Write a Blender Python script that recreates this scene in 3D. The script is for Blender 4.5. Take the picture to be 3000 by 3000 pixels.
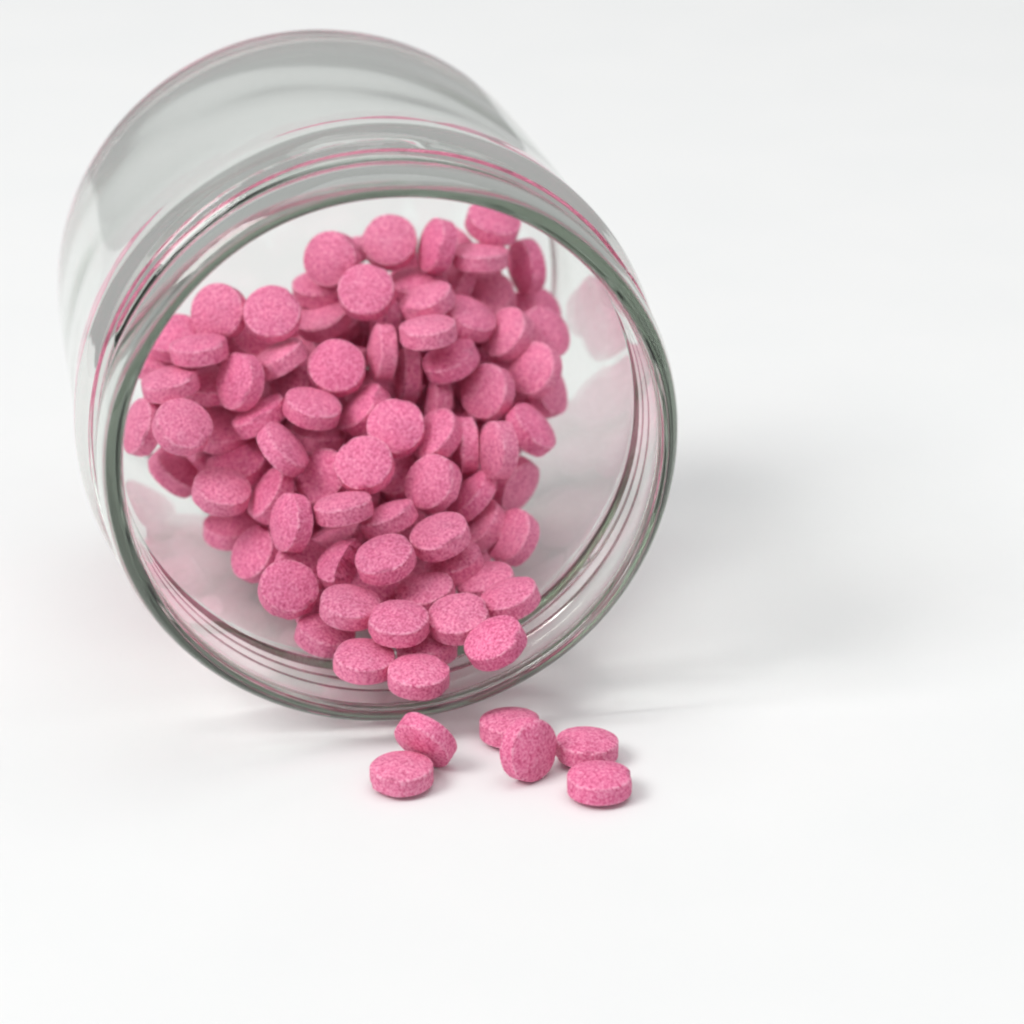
import bpy, bmesh, math, random
from mathutils import Vector, Quaternion, Matrix
# ------------------------------------------------------------------ scene: 1 unit = 1 cm
sc = bpy.context.scene
sc.unit_settings.system = 'METRIC'
sc.unit_settings.scale_length = 0.01
for o in list(bpy.data.objects):
    bpy.data.objects.remove(o)
random.seed(7)
COL = sc.collection

# camera: about 22 degrees above the table, long lens, front tablets in focus
cam_data = bpy.data.cameras.new('camera')
cam = bpy.data.objects.new('camera', cam_data)
COL.objects.link(cam)
cam.location = (1.1644, -25.9207, 12.9608)
cam.rotation_euler = (math.radians(90 - 21.6002), 0, 0)
cam_data.sensor_width = 36
cam_data.lens = 96
cam_data.clip_start = 0.5
cam_data.clip_end = 2000
cam_data.dof.use_dof = True
cam_data.dof.focus_distance = 28.6
cam_data.dof.aperture_fstop = 0.23
sc.camera = cam

# room light: a pale, even studio surround
w = bpy.data.worlds.new('World')
sc.world = w
w.use_nodes = True
wb = w.node_tree.nodes['Background']
wb.inputs[0].default_value = (0.985, 0.99, 0.99, 1)
wb.inputs[1].default_value = 0.48

def area(name, loc, target, size, power, col=(1, 1, 1), sy=None):
    d = bpy.data.lights.new(name, 'AREA')
    d.shape = 'RECTANGLE' if sy else 'SQUARE'
    d.size = size
    if sy: d.size_y = sy
    d.energy = power
    d.color = col
    o = bpy.data.objects.new(name, d)
    COL.objects.link(o)
    o.location = loc
    o.rotation_euler = (Vector(target) - Vector(loc)).to_track_quat('-Z', 'Y').to_euler()
    return o
area('softbox_key', (-150, -92, 185), (0, 3, 0), 112, 415000, (1.0, 0.99, 0.975))
area('softbox_overhead', (15, -5, 190), (0, 0, 0), 165, 135000, (0.99, 0.995, 1.0))

sc.view_settings.view_transform = 'Standard'
sc.view_settings.look = 'None'
sc.view_settings.exposure = 0.0
sc.view_settings.gamma = 1.0
sc.render.engine = 'CYCLES'
sc.cycles.max_bounces = 40
sc.cycles.transmission_bounces = 32
sc.cycles.glossy_bounces = 16
sc.cycles.diffuse_bounces = 4
sc.cycles.transparent_max_bounces = 16
sc.cycles.caustics_refractive = True
sc.cycles.caustics_reflective = True
sc.cycles.sample_clamp_indirect = 60
sc.cycles.blur_glossy = 0.0
sc.cycles.use_denoising = True
sc.cycles.filter_width = 2.2

# ------------------------------------------------------------------ materials
def new_mat(name):
    m = bpy.data.materials.new(name)
    m.use_nodes = True
    nt = m.node_tree
    for n in list(nt.nodes): nt.nodes.remove(n)
    out = nt.nodes.new('ShaderNodeOutputMaterial')
    return m, nt, out
def node(nt, kind, **kw):
    n = nt.nodes.new(kind)
    for k, v in kw.items(): setattr(n, k, v)
    return n

def mat_table():
    m, nt, out = new_mat('white_matte_table')
    p = node(nt, 'ShaderNodeBsdfPrincipled')
    tc = node(nt, 'ShaderNodeTexCoord')
    n = node(nt, 'ShaderNodeTexNoise')
    n.inputs['Scale'].default_value = 0.35
    n.inputs['Detail'].default_value = 5
    r = node(nt, 'ShaderNodeValToRGB')
    r.color_ramp.elements[0].position = 0.3
    r.color_ramp.elements[0].color = (0.795, 0.805, 0.806, 1)
    r.color_ramp.elements[1].position = 0.7
    r.color_ramp.elements[1].color = (0.815, 0.82, 0.82, 1)
    nt.links.new(tc.outputs['Object'], n.inputs['Vector'])
    nt.links.new(n.outputs['Fac'], r.inputs[0])
    nt.links.new(r.outputs[0], p.inputs['Base Color'])
    p.inputs['Roughness'].default_value = 0.6
    p.inputs['Specular IOR Level'].default_value = 0.25
    nt.links.new(p.outputs[0], out.inputs['Surface'])
    return m

def mat_glass():
    m, nt, out = new_mat('clear_glass')
    g = node(nt, 'ShaderNodeBsdfGlass')
    g.inputs['Color'].default_value = (0.985, 0.99, 0.985, 1)
    g.inputs['Roughness'].default_value = 0.035
    g.distribution = 'MULTI_GGX'
    g.inputs['IOR'].default_value = 1.50
    nt.links.new(g.outputs[0], out.inputs['Surface'])
    v = node(nt, 'ShaderNodeVolumeAbsorption')
    v.inputs['Color'].default_value = (0.765, 0.795, 0.76, 1)
    v.inputs['Density'].default_value = 0.75
    nt.links.new(v.outputs[0], out.inputs['Volume'])
    return m

RT, HB, DOME = 0.329, 0.091, 0.068       # tablet radius, half height of the side wall, height of a dome
def mat_tablet():
    m, nt, out = new_mat('pressed_pink_powder')
    p = node(nt, 'ShaderNodeBsdfPrincipled')
    tc = node(nt, 'ShaderNodeTexCoord')
    oi = node(nt, 'ShaderNodeObjectInfo')
    sh = node(nt, 'ShaderNodeVectorMath', operation='SCALE')
    sh.inputs[0].default_value = (37.0, 23.0, 51.0)
    nt.links.new(oi.outputs['Random'], sh.inputs['Scale'])
    ad = node(nt, 'ShaderNodeVectorMath', operation='ADD')
    nt.links.new(tc.outputs['Object'], ad.inputs[0])
    nt.links.new(sh.outputs[0], ad.inputs[1])
    # granules of the pressed powder
    n1 = node(nt, 'ShaderNodeTexNoise')
    n1.inputs['Scale'].default_value = 31
    n1.inputs['Detail'].default_value = 3
    n1.inputs['Roughness'].default_value = 0.65
    nt.links.new(ad.outputs[0], n1.inputs['Vector'])
    r1 = node(nt, 'ShaderNodeValToRGB')
    e = r1.color_ramp.elements
    e[0].position = 0.30; e[0].color = (0.52, 0.055, 0.165, 1)
    e[1].position = 0.72; e[1].color = (0.90, 0.375, 0.545, 1)
    e2 = e.new(0.50); e2.color = (0.775, 0.185, 0.345, 1)
    nt.links.new(n1.outputs['Fac'], r1.inputs[0])
    # broad tone variation from tablet to tablet and across one face
    n2 = node(nt, 'ShaderNodeTexNoise')
    n2.inputs['Scale'].default_value = 4
    n2.inputs['Detail'].default_value = 2
    nt.links.new(ad.outputs[0], n2.inputs['Vector'])
    hsv = node(nt, 'ShaderNodeHueSaturation')
    mr = node(nt, 'ShaderNodeMapRange')
    mr.inputs['From Min'].default_value = 0.3
    mr.inputs['From Max'].default_value = 0.7
    mr.inputs['To Min'].default_value = 0.93
    mr.inputs['To Max'].default_value = 1.06
    nt.links.new(n2.outputs['Fac'], mr.inputs['Value'])
    nt.links.new(mr.outputs[0], hsv.inputs['Value'])
    nt.links.new(r1.outputs[0], hsv.inputs['Color'])
    # each tablet its own slight tone
    mo = node(nt, 'ShaderNodeMapRange')
    mo.inputs['To Min'].default_value = 0.96
    mo.inputs['To Max'].default_value = 1.03
    nt.links.new(oi.outputs['Random'], mo.inputs['Value'])
    nt.links.new(mo.outputs[0], hsv.inputs['Saturation'])
    # pale worn edge where face and side wall meet, broken up by the grain
    sx = node(nt, 'ShaderNodeSeparateXYZ')
    nt.links.new(tc.outputs['Object'], sx.inputs[0])
    xy = node(nt, 'ShaderNodeCombineXYZ')
    nt.links.new(sx.outputs[0], xy.inputs[0]); nt.links.new(sx.outputs[1], xy.inputs[1])
    ln = node(nt, 'ShaderNodeVectorMath', operation='LENGTH')
    nt.links.new(xy.outputs[0], ln.inputs[0])
    az = node(nt, 'ShaderNodeMath', operation='ABSOLUTE')
    nt.links.new(sx.outputs[2], az.inputs[0])
    def ramp(src, lo, hi):
        q = node(nt, 'ShaderNodeMapRange', interpolation_type='SMOOTHSTEP')
        q.inputs['From Min'].default_value = lo; q.inputs['From Max'].default_value = hi
        nt.links.new(src, q.inputs['Value'])
        return q.outputs[0]
    def mul(a_, b_):
        q = node(nt, 'ShaderNodeMath', operation='MULTIPLY')
        for i_, v_ in enumerate((a_, b_)):
            if isinstance(v_, float): q.inputs[i_].default_value = v_
            else: nt.links.new(v_, q.inputs[i_])
        return q.outputs[0]
    edge = mul(mul(ramp(ln.outputs['Value'], RT - 0.034, RT - 0.012), ramp(az.outputs[0], HB - 0.03, HB - 0.002)), ramp(n1.outputs['Fac'], 0.38, 0.60))
    mx = node(nt, 'ShaderNodeMix', data_type='RGBA')
    nt.links.new(mul(edge, 0.3), mx.inputs['Factor'])
    nt.links.new(hsv.outputs[0], mx.inputs[6])
    mx.inputs[7].default_value = (0.95, 0.58, 0.70, 1)
    nt.links.new(mx.outputs[2], p.inputs['Base Color'])
    p.inputs['Roughness'].default_value = 0.62
    p.inputs['Specular IOR Level'].default_value = 0.35
    b = node(nt, 'ShaderNodeBump')
    b.inputs['Strength'].default_value = 0.55
    b.inputs['Distance'].default_value = 0.02
    n3 = node(nt, 'ShaderNodeTexNoise')
    n3.inputs['Scale'].default_value = 34
    n3.inputs['Detail'].default_value = 3
    nt.links.new(ad.outputs[0], n3.inputs['Vector'])
    nt.links.new(n3.outputs['Fac'], b.inputs['Height'])
    nt.links.new(b.outputs[0], p.inputs['Normal'])
    nt.links.new(p.outputs[0], out.inputs['Surface'])
    return m

M_TABLE, M_GLASS, M_TAB = mat_table(), mat_glass(), mat_tablet()

def link(name, mesh, mat, parent=None):
    o = bpy.data.objects.new(name, mesh)
    COL.objects.link(o)
    if mat and not mesh.materials: mesh.materials.append(mat)
    if parent: o.parent = parent
    return o

# ------------------------------------------------------------------ the table
bm = bmesh.new()
bmesh.ops.create_cube(bm, size=1)
bmesh.ops.scale(bm, vec=(90, 100, 2.5), verts=bm.verts)
bmesh.ops.translate(bm, vec=(0, 4, -1.25), verts=bm.verts)
bmesh.ops.bevel(bm, geom=bm.edges[:], offset=0.3, segments=3, affect='EDGES')
me = bpy.data.meshes.new('table_top')
bm.to_mesh(me); bm.free()
table = link('table_top', me, M_TABLE)
table['kind'] = 'structure'
table['label'] = 'smooth white table surface under the jar'

# ------------------------------------------------------------------ the jar (axis = local +Z from mouth to base)
def smoothstep(a, b, x):
    x = max(0.0, min(1.0, (x - a) / (b - a)))
    return x * x * (3 - 2 * x)

def bez(pts, n):
    """dense polyline through points with Catmull-Rom smoothing"""
    out = []
    P = [pts[0]] + list(pts) + [pts[-1]]
    for i in range(1, len(P) - 2):
        p0, p1, p2, p3 = P[i-1], P[i], P[i+1], P[i+2]
        for k in range(n):
            t = k / n
            out.append(tuple(0.5 * ((2*p1[j]) + (-p0[j]+p2[j])*t + (2*p0[j]-5*p1[j]+4*p2[j]-p3[j])*t*t + (-p0[j]+3*p1[j]-3*p2[j]+p3[j])*t**3) for j in (0, 1)))
    out.append(pts[-1])
    return out

# outer profile (r, t) from the middle of the base to the rim, then the inner one back
outer = [(0.0, 6.50), (1.2, 6.50), (2.2, 6.53), (2.70, 6.60), (2.90, 6.62), (3.03, 6.57), (3.10, 6.46), (3.128, 6.30), (3.135, 6.0), (3.135, 5.0), (3.135, 3.2),
         (3.135, 2.4), (3.14, 2.0), (3.152, 1.75), (3.16, 1.58), (3.145, 1.44), (3.10, 1.31), (3.035, 1.20), (2.985, 1.12), (2.965, 1.03),
         (2.958, 0.95), (2.955, 0.88), (2.953, 0.76), (2.956, 0.66), (2.97, 0.57), (3.0, 0.47), (3.010, 0.360), (3.005, 0.286), (2.989, 0.216), (2.964, 0.151), (2.931, 0.096), (2.890, 0.053), (2.844, 0.022), (2.803, 0.008)]
inner = [(2.785, 0.004), (2.762, 0.022), (2.748, 0.07), (2.742, 0.18), (2.742, 0.5), (2.75, 0.9), (2.755, 1.15), (2.775, 1.30), (2.82, 1.46), (2.88, 1.62), (2.915, 1.82), (2.93, 2.2),
         (2.935, 3.0), (2.935, 4.0), (2.935, 5.4), (2.93, 5.95), (2.90, 6.16), (2.81, 6.27), (2.66, 6.31), (2.3, 6.32), (1.6, 6.31), (0.8, 6.29), (0.0, 6.28)]
prof_o = bez(outer, 5)
prof_i = bez(inner, 5)
NS = 240
def thread(a, r, t):
    """two interrupted screw ridges on the outside of the neck"""
    add = 0.0
    if 0.52 < t < 1.28:
        for start in (0.35, 0.35 + 2.1, 0.35 + 4.2):
            u = (a - start) % (2 * math.pi)
            L = 3.5
            if u < L:
                tc = 0.66 + 0.46 * u / L
                fade = smoothstep(0, 0.14, u) * (1 - smoothstep(L - 0.14, L, u))
                d = (t - tc) / 0.058
                add += 0.095 * fade * math.exp(-d * d)
    return min(add, 0.11)
def dense(prof, lo, hi, step):
    """resample the neck finely so that the screw ridges have enough rows"""
    out = [prof[0]]
    for (r0, t0), (r1, t1) in zip(prof[:-1], prof[1:]):
        n = 1
        if lo < (t0 + t1) / 2 < hi: n = max(1, int(abs(t1 - t0) / step + 0.5))
        for k in range(1, n + 1):
            f = k / n
            out.append((r0 + (r1 - r0) * f, t0 + (t1 - t0) * f))
    return out
prof_o = dense(prof_o, 0.5, 1.28, 0.016)
prof = [(r, t, True) for r, t in prof_o] + [(r, t, False) for r, t in prof_i]
verts, faces, rows = [], [], []
for r, t, ext in prof:
    if r < 1e-6:
        rows.append([len(verts)]); verts.append((0, 0, t)); continue
    row = []
    for k in range(NS):
        a = 2 * math.pi * k / NS
        rr = r
        if ext and t < 1.3: rr += thread(a, r, t)
        # hand-blown unevenness, a few hundredths of a millimetre
        rr += 0.004 * math.sin(3 * a + 1.3 * t) + 0.003 * math.sin(7 * a - 2.1 * t)
        if not ext: rr += 0.004 * math.sin(5 * a + 1.9 * t + 1) * math.sin(1.7 * t + 2 * a)
        row.append(len(verts)); verts.append((rr * math.cos(a), rr * math.sin(a), t))
    rows.append(row)
for A, B in zip(rows[:-1], rows[1:]):
    for k in range(NS):
        k2 = (k + 1) % NS
        if len(A) == 1: faces.append((A[0], B[k], B[k2]))
        elif len(B) == 1: faces.append((A[k], B[0], A[k2]))
        else: faces.append((A[k], B[k], B[k2], A[k2]))
me = bpy.data.meshes.new('glass_jar')
me.from_pydata(verts, [], faces)
bm = bmesh.new(); bm.from_mesh(me)
bmesh.ops.recalc_face_normals(bm, faces=bm.faces)
bm.to_mesh(me); bm.free()
for p in me.polygons: p.use_smooth = True
jar = link('glass_jar', me, M_GLASS)
PSI = 0.19487
axis = Vector((-math.sin(PSI), math.cos(PSI), 0))
side = Vector((math.cos(PSI), math.sin(PSI), 0))
up = Vector((0, 0, 1))
m3 = Matrix((side, up, axis)).transposed()      # local x, y, z -> side, up, axis
if m3.determinant() < 0:
    m3 = Matrix((-side, up, axis)).transposed()
m4 = m3.to_4x4(); m4.translation = Vector((0, 0, 3.235 + 0.006))
jar.matrix_world = m4
jar['label'] = 'clear glass jar lying on its side with threaded mouth towards the viewer'
jar['category'] = 'jar'

# ------------------------------------------------------------------ the tablets
def tablet_mesh(seed):
    """biconvex round tablet: two domed faces, a straight side wall, worn edges"""
    rnd = random.Random(seed)
    bw = 0.013 + 0.004 * rnd.random()
    prof = []
    nd = 6
    for k in range(nd + 1):                      # dome from centre to the shoulder
        r = (RT - bw) * k / nd
        prof.append((r, HB + DOME * (1 - (r / RT) ** 2)))
    z1 = HB + DOME * (1 - ((RT - bw) / RT) ** 2)
    prof.insert(-1, (RT - bw - 0.006, HB + DOME * (1 - ((RT - bw - 0.006) / RT) ** 2)))
    prof += [(RT - bw * 0.45, z1 - bw * 0.22), (RT - bw * 0.1, z1 - bw * 0.62), (RT, z1 - bw * 1.15), (RT, z1 - bw * 1.15 - 0.006)]
    half = prof[:]
    prof = half + [(RT + 0.0015, 0.0)] + [(r, -z) for r, z in reversed(half)]
    n = 40
    ph = [rnd.random() * 6.28 for _ in range(8)]
    chips = [(rnd.random() * 6.28, rnd.choice((-1, 1)), 0.010 + 0.016 * rnd.random(), 0.10 + 0.15 * rnd.random()) for _ in range(3)]
    verts, faces, rows = [], [], []
    for r, z in prof:
        if r < 1e-6:
            rows.append([len(verts)]); verts.append((0, 0, z)); continue
        row = []
        for k in range(n):
            a = 2 * math.pi * k / n
            rr = r * (1 + 0.006 * math.sin(2 * a + ph[0]) + 0.004 * math.sin(5 * a + ph[1]))
            zz = z + 0.003 * math.sin(3 * a + ph[2]) * (r / RT) + rnd.uniform(-.0012, .0012)
            rr += rnd.uniform(-.0015, .0015)
            if r > RT - bw * 1.1:
                for ca, sg, dp, wd in chips:     # small crumbled spots along the edges
                    d = (a - ca + math.pi) % (2 * math.pi) - math.pi
                    if sg * z > HB * 0.6:
                        q = math.exp(-(d / wd) ** 2) * dp
                        rr -= q; zz -= sg * q * 0.7
            row.append(len(verts)); verts.append((rr * math.cos(a), rr * math.sin(a), zz))
        rows.append(row)
    for A, B in zip(rows[:-1], rows[1:]):
        for k in range(n):
            k2 = (k + 1) % n
            if len(A) == 1: faces.append((A[0], B[k], B[k2]))
            elif len(B) == 1: faces.append((A[k], B[0], A[k2]))
            else: faces.append((A[k], B[k], B[k2], A[k2]))
    me = bpy.data.meshes.new('tablet')
    me.from_pydata(verts, [], faces)
    bm = bmesh.new(); bm.from_mesh(me)
    bmesh.ops.recalc_face_normals(bm, faces=bm.faces)
    bm.to_mesh(me); bm.free()
    for p in me.polygons: p.use_smooth = True
    me.materials.append(M_TAB)
    return me

def broken_mesh():
    """a tablet snapped across: the half that is left, with a crumbly broken face"""
    src = tablet_mesh(99)
    bm = bmesh.new(); bm.from_mesh(src)
    bmesh.ops.bisect_plane(bm, geom=bm.verts[:] + bm.edges[:] + bm.faces[:], plane_co=(0.03, 0, 0), plane_no=(1, 0.1, 0.12), clear_outer=True)
    edges = [e for e in bm.edges if e.is_boundary]
    fill = bmesh.ops.contextual_create(bm, geom=edges)
    res = bmesh.ops.triangulate(bm, faces=fill['faces'])
    sub = list({e for f in res['faces'] for e in f.edges if not e.is_boundary and len(e.link_faces) == 2 and all(g in res['faces'] for g in e.link_faces)})
    out = bmesh.ops.subdivide_edges(bm, edges=sub, cuts=3, use_grid_fill=True)
    rnd = random.Random(3)
    for v in out['geom_inner']:
        if isinstance(v, bmesh.types.BMVert):
            v.co.x += rnd.uniform(-0.035, 0.02)
    for v in bm.verts: v.co.x += 0.12
    me = bpy.data.meshes.new('broken_tablet')
    bmesh.ops.recalc_face_normals(bm, faces=bm.faces)
    bm.to_mesh(me); bm.free()
    for p in me.polygons: p.use_smooth = False
    me.materials.append(M_TAB)
    return me

MESHES = [tablet_mesh(s) for s in range(7)]
BROKEN = broken_mesh()
GROUP_IN = 'pink tablets heaped in the jar'
GROUP_OUT = 'pink tablets spilled on the table'
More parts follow.
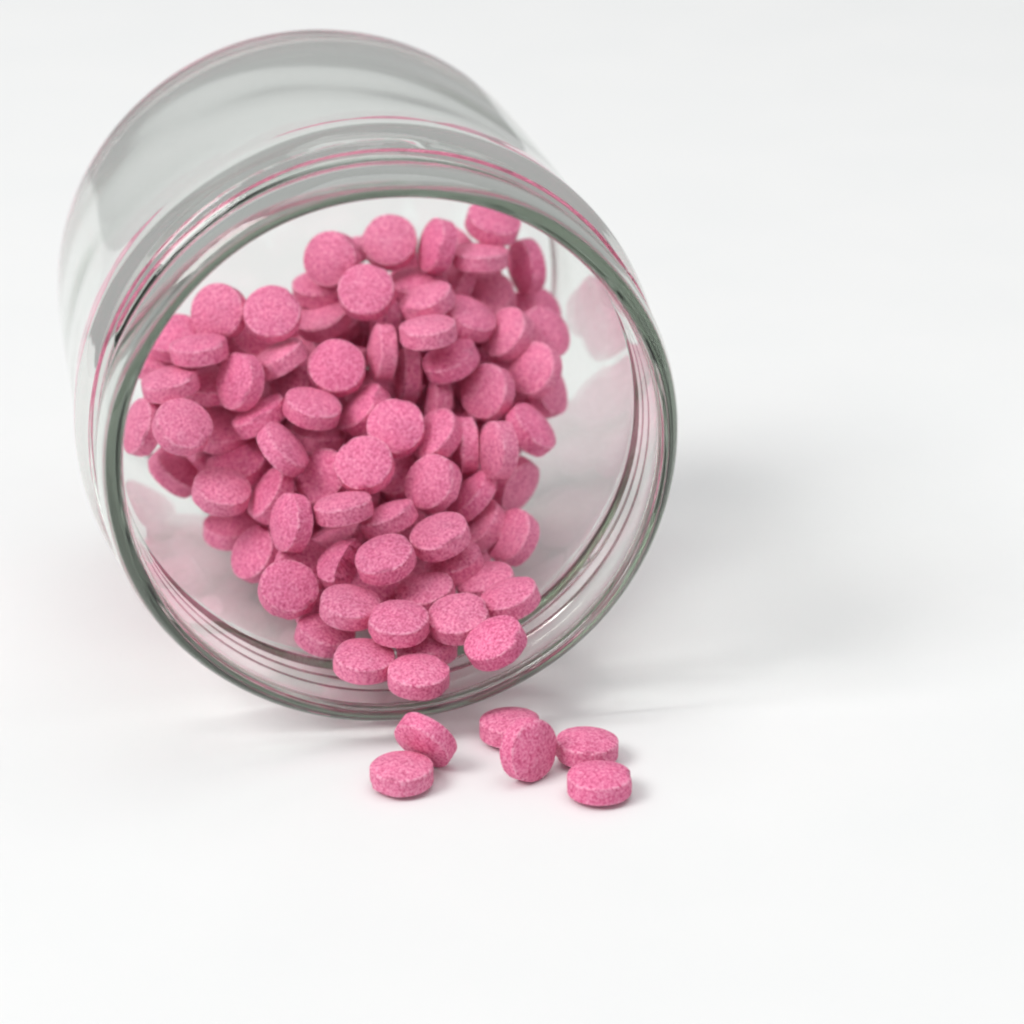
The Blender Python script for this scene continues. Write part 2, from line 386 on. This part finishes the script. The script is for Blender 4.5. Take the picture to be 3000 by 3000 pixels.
# x, y, z, normal x, y, z, label
HEAP = [
    (-0.937, 4.843, 3.955, -0.300, -0.883, 0.362, 'face-on pink tablet at the back of the heap, right side in dark shadow'),
    (-0.282, 5.245, 4.043, -0.063, -0.774, 0.631, 'face-on pink tablet, highest of the round faces at the middle of the back row'),
    (0.283, 5.164, 4.020, -0.859, -0.383, 0.339, 'pink tablet standing on edge in the back row beside the highest round face'),
    (0.937, 5.577, 4.187, 0.258, -0.342, 0.904, 'tilted pink tablet at the back right, partly cut off by the glass lip'),
    (0.788, 5.235, 3.861, 0.004, 0.005, 1.000, 'pink tablet lying edge-on just below the one cut off by the lip'),
    (1.337, 5.807, 3.591, -0.872, -0.489, -0.016, 'upright pink tablet at the back right corner, against the pink-tinted glass wall'),
    (-0.521, 4.394, 3.695, -0.026, -0.736, 0.677, 'face-on pink tablet just below and between the two highest round faces'),
    (-1.055, 4.771, 3.250, -0.285, -0.307, 0.908, 'pink tablet tilted left, touching the lower left of the third round face at the back'),
    (0.067, 5.184, 3.529, -0.056, -0.230, 0.972, 'half hidden pink tablet under the upright one in the back row'),
    (0.477, 5.464, 3.448, -0.782, -0.272, 0.561, 'pink tablet of which only a slim corner shows behind the long tilted one at back'),
    (0.181, 4.468, 3.544, -0.360, -0.134, 0.923, 'long tilted pink tablet right of the face-on one below the back row'),
    (0.877, 5.512, 3.277, -0.203, -0.585, 0.786, 'pink tablet facing the viewer in a shaded gap left of the upright corner tablet'),
    (0.653, 4.612, 3.307, 0.415, -0.240, 0.877, 'small looking pink tablet tilted right, above the largest oval face at right'),
    (1.435, 5.891, 2.989, 0.424, -0.559, 0.713, 'pink tablet peeping out behind the right edge, below the upright corner tablet'),
    (1.108, 4.672, 3.085, -0.611, -0.471, 0.637, 'large oval pink tablet leaning left near the upper right edge of the heap'),
    (1.543, 5.082, 2.966, 0.604, -0.571, 0.556, 'pink tablet peeping out right of the large oval one near the edge'),
    (0.208, 3.829, 3.388, -0.102, -0.043, 0.994, 'pink tablet lying edge-on across the middle, on top of another tilted one'),
    (0.459, 4.097, 2.955, -0.372, -0.219, 0.902, 'pink tablet tilted up to the right, directly below the edge-on one across the middle'),
    (-0.331, 4.109, 3.055, -0.957, -0.262, 0.125, 'upright pink tablet edge-on right of the big face, beside a dark gap'),
    (-0.051, 4.372, 2.681, -0.971, -0.193, 0.140, 'narrow upright pink tablet in the dark middle, under the two stacked tilted ones'),
    (-0.849, 3.819, 2.959, 0.048, -0.758, 0.650, 'big round pink face in the middle of the heap, left of a dark gap'),
    (0.888, 4.027, 2.597, -0.588, -0.697, 0.410, 'oval pink tablet facing the viewer on the right side, beside a dark gap'),
    (1.437, 4.362, 2.754, -0.589, -0.635, 0.500, 'plump pink tablet at the right edge of the heap with a neighbour behind it'),
    (1.565, 4.678, 2.396, 0.807, -0.386, 0.447, 'outermost pink tablet at the right edge, peeping from behind the plump one'),
    (-2.200, 4.141, 3.528, -0.313, -0.848, 0.427, 'face-on pink tablet at the upper left with a dark red right side'),
    (-1.577, 3.966, 3.562, 0.005, -0.731, 0.683, 'pale face-on pink tablet at the upper left, second from the left in the top row'),
    (-1.862, 4.390, 3.092, 0.446, -0.369, 0.815, 'pink tablet half hidden under the pale face-on one at upper left'),
    (-2.755, 4.182, 3.206, -0.112, -0.401, 0.909, 'pink tablet peeping out by the lip above the left edge-on tablet'),
    (-2.392, 3.630, 3.238, -0.074, -0.008, 0.997, 'pink tablet lying edge-on at the left, below the dark sided face'),
    (-2.927, 4.239, 2.897, -0.005, -0.206, 0.979, 'dark shaded pink tablet by the lip between two edge-on ones at left'),
    (-2.707, 3.381, 2.914, -0.174, -0.068, 0.982, 'pink tablet lying edge-on right next to the glass lip at far left'),
    (-1.924, 3.468, 2.912, -0.711, -0.607, 0.356, 'upright oval pink tablet at the left beside a deep dark hollow'),
    (-1.506, 3.863, 3.053, -0.437, -0.032, 0.899, 'slim pink tablet tilted up to the right between big face and upright oval'),
    (-1.310, 4.041, 2.709, -0.274, -0.537, 0.798, 'smooth pink tablet mostly hidden behind the big round face'),
    (-1.101, 3.294, 2.654, 0.263, -0.159, 0.951, 'thick pink tablet tilted down to the right under the big round face'),
    (-1.705, 3.477, 2.494, -0.465, -0.024, 0.885, 'thin pink crescent of a tablet left of the thick one, above a leaning one'),
    (-0.530, 3.703, 2.491, -0.682, -0.206, 0.702, 'pink tablet leaning right, between the thick tilted one and a pale round face'),
    (-1.405, 2.833, 2.331, 0.719, -0.081, 0.690, 'pink tablet leaning down to the right, resting on a wide pale one'),
    (-1.093, 3.774, 2.127, 0.157, 0.007, 0.988, 'shaded pink tablet squeezed under the thick tilted one'),
    (-0.151, 3.211, 2.447, -0.019, -0.771, 0.636, 'pale round pink face at the centre of the heap, above its overlapping twin'),
    (0.296, 4.260, 2.399, -0.963, -0.242, 0.122, 'upright pink tablet right of the centre, in front of a black gap'),
    (0.302, 3.337, 2.297, -0.611, -0.374, 0.697, 'small pink wedge of a tablet right of the pale central face'),
    (0.630, 3.464, 2.145, -0.976, -0.218, 0.008, 'thin pink tablet standing on edge left of the barrel shaped one'),
    (1.010, 3.090, 2.230, -0.888, -0.430, 0.159, 'barrel shaped pink tablet standing on edge at the right of the heap'),
    (1.379, 3.797, 2.217, 0.691, -0.204, 0.693, 'pink tablet leaning down to the right at the right edge with shaded underside'),
    (-2.527, 2.862, 2.586, 0.373, -0.549, 0.748, 'plump pink tablet at the left edge of the heap below the edge-on one'),
    (-3.021, 3.220, 2.453, -0.801, -0.438, 0.409, 'outermost pink tablet at the left edge, behind the plump one by the lip'),
    (-2.761, 3.812, 1.687, 0.652, -0.101, 0.752, 'pink tablet on the glass at the left edge, tilted down to the right'),
    (-1.954, 3.492, 1.924, -0.175, -0.433, 0.884, 'wide pale pink tablet at the left, under the leaning one'),
    (-2.182, 3.757, 2.219, 0.004, -0.347, 0.938, 'dim pink tablet in the hollow between plump left one and wide pale one'),
    (-2.119, 2.862, 1.809, 0.240, -0.309, 0.920, 'chunky pink tablet at the lower left edge, in front of the wide pale one'),
    (-1.563, 2.922, 1.742, -0.767, -0.245, 0.593, 'pink tablet leaning right, just right of the chunky one at lower left'),
    (-0.967, 3.062, 1.893, -0.425, -0.664, 0.615, 'pink tablet half covered by the round face at the centre'),
    (-0.487, 2.731, 2.176, -0.115, -0.705, 0.700, 'round pink face at the centre that overlaps the face above and another at left'),
    (0.275, 2.789, 1.933, -0.510, -0.639, 0.575, 'thick round pink tablet facing left, with its side wall showing at the right'),
    (-0.075, 3.334, 1.795, -0.369, -0.346, 0.863, 'dark shaded pink tablet in the gap between central face and thick round one'),
    (0.706, 3.113, 1.657, -0.715, -0.109, 0.691, 'slim pink tablet leaning right below the barrel shaped one'),
    (1.202, 3.847, 1.528, 0.749, -0.623, -0.225, 'shaded pink tablet at the right edge under the barrel shaped one'),
    (-0.704, 2.234, 1.849, -0.146, 0.047, 0.988, 'pink tablet lying edge-on just below the central overlapping face'),
    (-0.216, 2.420, 1.651, -0.363, 0.056, 0.930, 'pink tablet on edge tilted up to the right, below the central dark gap'),
    (0.373, 2.070, 1.582, -0.279, -0.250, 0.927, 'large pink tablet tilted up to the right at lower centre right'),
    (0.808, 3.018, 1.320, -0.658, -0.262, 0.706, 'pink tablet wedged between two large tilted ones at lower right'),
    (1.176, 2.832, 1.260, -0.663, -0.452, 0.597, 'large oval pink tablet at the lower right edge of the heap'),
    (-1.280, 2.180, 1.702, -0.829, -0.485, 0.276, 'upright pink tablet at lower left, left of the edge-on one below the centre'),
    (-2.096, 3.527, 1.076, 0.050, -0.137, 0.989, 'pink tablet on the glass underneath the chunky one at the lower left'),
    (-1.738, 2.809, 1.067, -0.632, -0.528, 0.568, 'upright oval pink tablet resting on the glass at the lower left edge'),
    (-0.849, 2.843, 1.205, -0.371, -0.035, 0.928, 'thin pink tablet tilted up to the right, partly behind a small broken one'),
    (-0.760, 1.926, 1.316, -0.342, -0.359, 0.869, 'small broken pink half tablet among the lower left whole ones'),
    (-0.216, 1.608, 1.501, -0.241, -0.295, 0.925, 'oval pink tablet at lower centre, right of the broken half'),
    (-1.151, 2.272, 1.169, 0.388, -0.370, 0.844, 'pink tablet peeping out behind the speckled round face at lower left'),
    (-1.293, 1.656, 1.123, 0.223, -0.594, 0.773, 'speckled round pink face lying at the lower left edge, facing the viewer'),
    (0.004, 2.496, 0.911, 0.093, -0.121, 0.988, 'dim pink tablet deep between the lower centre oval ones'),
    (0.521, 2.229, 1.183, -0.293, -0.117, 0.949, 'pink tablet tilted up to the right near the lower right, behind two speckled ones'),
    (0.875, 2.007, 1.039, -0.229, -0.171, 0.958, 'speckled pink tablet at the lower right edge, above a small pale one'),
    (1.142, 1.417, 1.105, -0.330, -0.105, 0.938, 'pale pink tablet at the lower right edge, above the leaning front one'),
    (-0.403, 1.990, 1.007, 0.294, -0.294, 0.909, 'pink tablet hidden behind the one with white edge glints'),
    (-0.596, 1.256, 1.087, 0.147, -0.177, 0.973, 'speckled pink tablet with white glints along its front edge'),
    (0.213, 1.679, 1.053, -0.218, -0.170, 0.961, 'pink tablet half hidden behind two speckled round ones near the front'),
    (-0.053, 0.885, 1.057, -0.006, -0.193, 0.981, "speckled pink tablet with bold side wall, third up from the jar's mouth"),
    (0.593, 1.043, 1.041, -0.129, -0.320, 0.939, 'broad speckled pink tablet near the front, facing up right of its twin'),
    (-0.887, 1.418, 0.680, 0.241, -0.098, 0.966, 'lowest pink tablet at the left front, with small glints, next to the thread lines'),
    (0.239, 1.106, 0.681, -0.018, -0.063, 0.998, 'shaded pink tablet under the broad speckled one at the front'),
    (0.990, 0.536, 0.986, -0.390, -0.282, 0.876, 'pink tablet leaning left at the right front, close to the lip'),
    (-0.418, 0.653, 0.720, 0.085, -0.141, 0.986, 'second pink tablet from the lip, at the front left of the foremost one'),
    (0.175, 0.377, 0.667, 0.017, -0.138, 0.990, 'foremost pink tablet inside the jar, lying on the lower lip'),
    (-2.318, 3.933, 2.707, 0.059, -0.188, 0.980, 'very dark pink tablet deep in the hollow at the left'),
    (-1.101, 5.042, 3.534, -0.039, -0.195, 0.980, 'sliver of a pink tablet under the shadowed face at the back'),
]
SPILLED = [
    (0.034, -0.875, 0.157, -0.016, -0.026, 1.000, 'flat pink tablet on the white table in front, carrying a leaning one'),
    (0.268, -0.444, 0.330, -0.487, -0.738, -0.467, 'pink tablet leaning on its flat neighbour, underside facing the viewer'),
    (1.148, 0.195, 0.157, -0.005, 0.008, 1.000, 'flat pink tablet on the table, rearmost of the right group of four'),
    (1.334, -0.668, 0.332, 0.691, -0.708, 0.146, 'pink tablet leaning on the rear one, face turned to the right'),
    (1.946, -0.281, 0.157, 0.023, 0.002, 1.000, 'flat pink tablet on the table behind the foremost one, right of the leaning one'),
    (2.055, -1.076, 0.157, -0.011, -0.016, 1.000, 'foremost pink tablet lying flat on the white table, farthest right'),
]
# tablets underneath: they fill the heap below the ones that show
BELOW = [
    (-1.905, 4.508, 1.414, -0.137, 0.613, -0.778),
    (-2.338, 4.759, 2.390, 0.317, -0.931, 0.183),
    (0.410, 6.071, 2.622, 0.265, 0.609, -0.748),
    (1.030, 5.077, 1.682, -0.159, -0.923, -0.349),
    (-1.286, 5.323, 2.522, 0.622, 0.779, -0.086),
    (-0.016, 4.478, 0.854, 0.128, -0.172, -0.977),
    (0.273, 3.585, 0.997, -0.542, 0.840, 0.028),
    (-0.488, 5.649, 1.328, 0.603, -0.508, 0.614),
    (-0.152, 4.975, 2.447, 0.817, -0.046, -0.574),
    (-0.270, 4.570, 1.551, -0.074, -0.959, 0.272),
    (-0.395, 4.185, 1.854, 0.788, -0.554, 0.267),
    (-1.727, 5.512, 1.748, -0.864, -0.434, -0.257),
    (-2.693, 5.242, 1.358, -0.662, -0.596, -0.453),
    (0.411, 4.912, 2.637, -0.874, -0.037, 0.485),
    (-1.213, 4.309, 1.943, 0.518, -0.672, 0.529),
    (-1.019, 4.481, 0.844, 0.179, 0.822, -0.541),
    (-0.148, 5.684, 1.794, 0.635, 0.490, -0.597),
    (0.752, 5.736, 1.594, 0.882, 0.101, -0.461),
    (-1.099, 4.757, 2.384, 0.034, 0.272, 0.962),
    (-0.057, 5.747, 3.429, -0.858, 0.491, -0.150),
    (0.504, 4.827, 1.323, -0.617, 0.629, 0.472),
    (-2.192, 5.198, 1.562, 0.529, 0.712, -0.462),
    (-1.801, 4.330, 1.973, 0.355, -0.591, 0.724),
    (0.030, 5.749, 1.227, -0.718, 0.231, 0.656),
    (1.097, 5.025, 2.413, 0.556, -0.737, 0.384),
    (0.760, 5.914, 2.141, 0.331, 0.237, 0.913),
    (0.117, 4.174, 1.381, -0.711, 0.574, 0.407),
    (-2.541, 5.287, 2.729, -0.258, -0.288, -0.922),
    (-0.885, 5.253, 2.336, 0.896, 0.383, -0.223),
    (-1.165, 4.626, 1.333, 0.056, 0.365, 0.929),
    (-0.347, 5.043, 3.124, -0.923, -0.373, 0.094, 'shaded pink tablet in the gap above the narrow upright one, right of the big face'),
    (-1.635, 4.767, 0.987, -0.520, 0.751, -0.408),
    (-0.704, 4.225, 1.296, 0.767, 0.108, 0.632),
    (0.223, 4.911, 1.975, -0.458, -0.035, 0.888),
    (-0.212, 5.673, 2.951, 0.426, 0.165, 0.890),
    (-1.257, 3.482, 0.858, 0.842, 0.301, -0.447),
    (-2.397, 4.323, 2.008, 0.825, -0.186, -0.534),
    (1.208, 5.424, 1.996, -0.200, -0.769, -0.607),
    (-0.251, 3.442, 0.912, 0.921, -0.375, 0.105),
    (-1.200, 4.119, 1.123, -0.020, 1.000, -0.009),
    (-1.207, 5.467, 1.538, -0.824, 0.472, -0.314),
    (-2.416, 4.620, 1.414, -0.762, 0.546, 0.349),
    (-0.807, 5.708, 3.330, 0.285, -0.364, -0.887),
    (0.394, 2.830, 0.950, 0.918, 0.394, 0.051),
    (-0.746, 5.142, 1.772, 0.003, 0.741, -0.671),
    (-0.849, 3.581, 1.446, -0.280, -0.576, 0.768),
    (0.781, 4.611, 2.386, 0.364, 0.839, 0.404, 'dark pink sliver of a tablet left of the oval face on the right side'),
    (-2.868, 4.890, 2.109, 0.052, -0.210, -0.976),
    (-1.640, 5.099, 2.244, 0.637, 0.406, 0.655),
    (0.657, 3.998, 1.292, 0.287, 0.430, -0.856),
    (0.183, 5.526, 2.474, 0.102, 0.929, 0.356),
    (-0.762, 5.784, 2.756, -0.766, -0.639, 0.066),
    (-0.545, 4.470, 2.395, 0.400, -0.589, 0.702, 'shaded pink tablet showing under the right side of the big round middle face'),
    (-1.840, 5.611, 2.381, -0.626, 0.578, 0.523),
    (-0.111, 2.960, 1.318, 0.334, -0.943, 0.005),
    (-0.260, 3.958, 0.796, -0.200, -0.959, -0.201),
    (0.723, 6.133, 3.333, -0.364, -0.002, 0.931),
    (0.952, 5.564, 2.459, -0.293, -0.260, -0.920),
    (-1.351, 5.322, 0.952, 0.878, 0.032, 0.478),
    (-0.492, 5.885, 2.011, 0.694, -0.313, -0.648),
    (-1.470, 3.464, 1.465, -0.079, 0.327, 0.942),
    (0.222, 5.907, 2.995, 0.924, 0.334, -0.184),
    (-1.981, 5.014, 2.788, -0.769, -0.088, -0.633),
    (0.460, 5.398, 1.932, -0.230, 0.956, -0.179),
    (-1.916, 5.396, 0.940, 0.488, 0.251, -0.836),
    (0.977, 4.259, 1.809, 0.980, 0.088, 0.180),
    (-0.575, 5.289, 0.675, -0.664, -0.188, 0.724),
    (-1.357, 4.793, 1.907, 0.249, -0.925, -0.287),
    (-0.931, 2.856, 0.697, -0.161, 0.209, -0.965),
    (-0.740, 3.579, 0.726, 0.653, -0.724, -0.222),
    (-0.520, 4.918, 1.083, -0.771, -0.606, 0.197),
    (0.596, 4.584, 1.151, -0.278, 0.811, 0.515),
    (0.213, 5.414, 0.937, -0.310, -0.197, 0.930),
    (-0.250, 2.817, 0.583, 0.381, -0.104, -0.919),
    (0.064, 5.033, 1.278, -0.133, 0.989, -0.063),
    (-0.056, 1.683, 0.626, 0.144, -0.319, -0.937),
    (-2.807, 5.470, 1.949, -0.379, 0.866, -0.328),
    (-1.712, 3.975, 1.089, -0.990, -0.117, 0.078),
    (-2.495, 4.677, 3.032, 0.451, -0.001, 0.892),
    (-2.788, 4.265, 2.172, -0.957, 0.280, -0.073),
    (-1.252, 5.749, 2.296, -0.160, -0.987, 0.025),
    (-0.810, 4.631, 2.791, 0.071, -0.308, -0.949),
    (0.277, 6.036, 1.851, -0.472, -0.754, 0.457),
    (-1.652, 5.165, 2.839, 0.754, 0.420, 0.505),
    (-2.163, 4.251, 1.010, 0.481, 0.281, 0.831),
    (-0.779, 4.508, 1.898, 0.807, 0.474, -0.353),
    (-2.472, 5.122, 2.055, -0.746, -0.659, 0.096),
    (-0.619, 5.934, 1.026, 0.116, -0.981, 0.157),
    (-2.089, 3.985, 1.631, -0.100, -0.634, -0.767),
    (-1.531, 5.800, 1.030, -0.025, -0.989, 0.145),
    (1.178, 6.140, 2.709, -0.521, -0.654, 0.548),
    (-0.186, 3.963, 1.940, -0.807, 0.410, -0.425),
    (-1.465, 3.273, 1.000, 0.560, 0.455, -0.693),
    (0.568, 4.179, 1.967, 0.979, -0.190, 0.079),
    (0.826, 5.789, 2.922, -0.478, -0.510, 0.715),
    (-1.007, 5.053, 0.832, -0.747, 0.600, -0.287),
    (-2.311, 5.453, 3.070, -0.197, 0.328, 0.924),
    (-0.681, 2.418, 0.713, 0.056, -0.995, 0.086),
    (-2.212, 5.556, 1.142, 0.677, 0.173, -0.715),
    (0.604, 3.223, 0.905, 0.446, 0.644, -0.621),
    (-0.188, 3.535, 1.395, 0.155, 0.191, -0.969),
    (0.604, 4.110, 0.976, -0.117, -0.451, 0.885),
    (0.463, 6.080, 3.717, -0.624, -0.629, -0.464),
    (-1.693, 4.501, 2.452, 0.225, 0.207, -0.952),
    (1.099, 5.981, 1.722, -0.827, -0.408, 0.386),
    (1.337, 4.591, 1.990, 0.968, 0.019, 0.250),
    (-0.663, 3.181, 1.654, 0.536, 0.812, -0.232),
    (-2.159, 4.942, 0.935, -0.277, -0.535, 0.798),
    (-0.981, 5.330, 3.018, -0.047, -0.230, 0.972, 'dark pink sliver of a tablet just above the big round middle face'),
    (-1.295, 5.748, 2.888, -0.035, 0.995, 0.096),
    (-0.949, 2.028, 0.765, -0.603, 0.773, 0.197),
    (-0.834, 5.678, 3.766, -0.353, -0.001, 0.936),
    (-0.003, 5.049, 3.064, -0.928, -0.373, 0.018),
    (-0.279, 5.922, 2.552, -0.025, 0.572, -0.820),
]
protos = [link('tablet', m, None) for m in MESHES[:1]]
base = protos[0]
first = [True]
def place(x, y, z, nx, ny, nz, label, group):
    broken = 'broken pink half' in label
    if first[0]: o = base; first[0] = False
    else:
        o = base.copy(); COL.objects.link(o)
        o.data = BROKEN if broken else random.choice(MESHES)
    if broken: o.name = 'broken_tablet'
    q = Vector((0, 0, 1)).rotation_difference(Vector((nx, ny, nz)).normalized())
    spin = random.uniform(0, 6.28)
    if broken:      # cut side to the right and towards the viewer
        spin = max((k * 0.05 for k in range(126)), key=lambda a: (q @ Quaternion((0, 0, 1), a) @ Vector((1, 0, 0))).dot(Vector((0.8, -0.55, 0.1))))
    o.rotation_mode = 'QUATERNION'
    o.rotation_quaternion = q @ Quaternion((0, 0, 1), spin)
    o.location = (x, y, z)
    o['label'] = label; o['category'] = 'tablet'; o['group'] = group
    return o
for r in HEAP: place(*r, GROUP_IN)
for r in SPILLED: place(*r, GROUP_OUT)
for r in BELOW:
    if len(r) == 7: place(*r, GROUP_IN)
    else: place(*r, 'pink tablet buried in the heap under the ones on top', 'pink tablets buried in the heap')
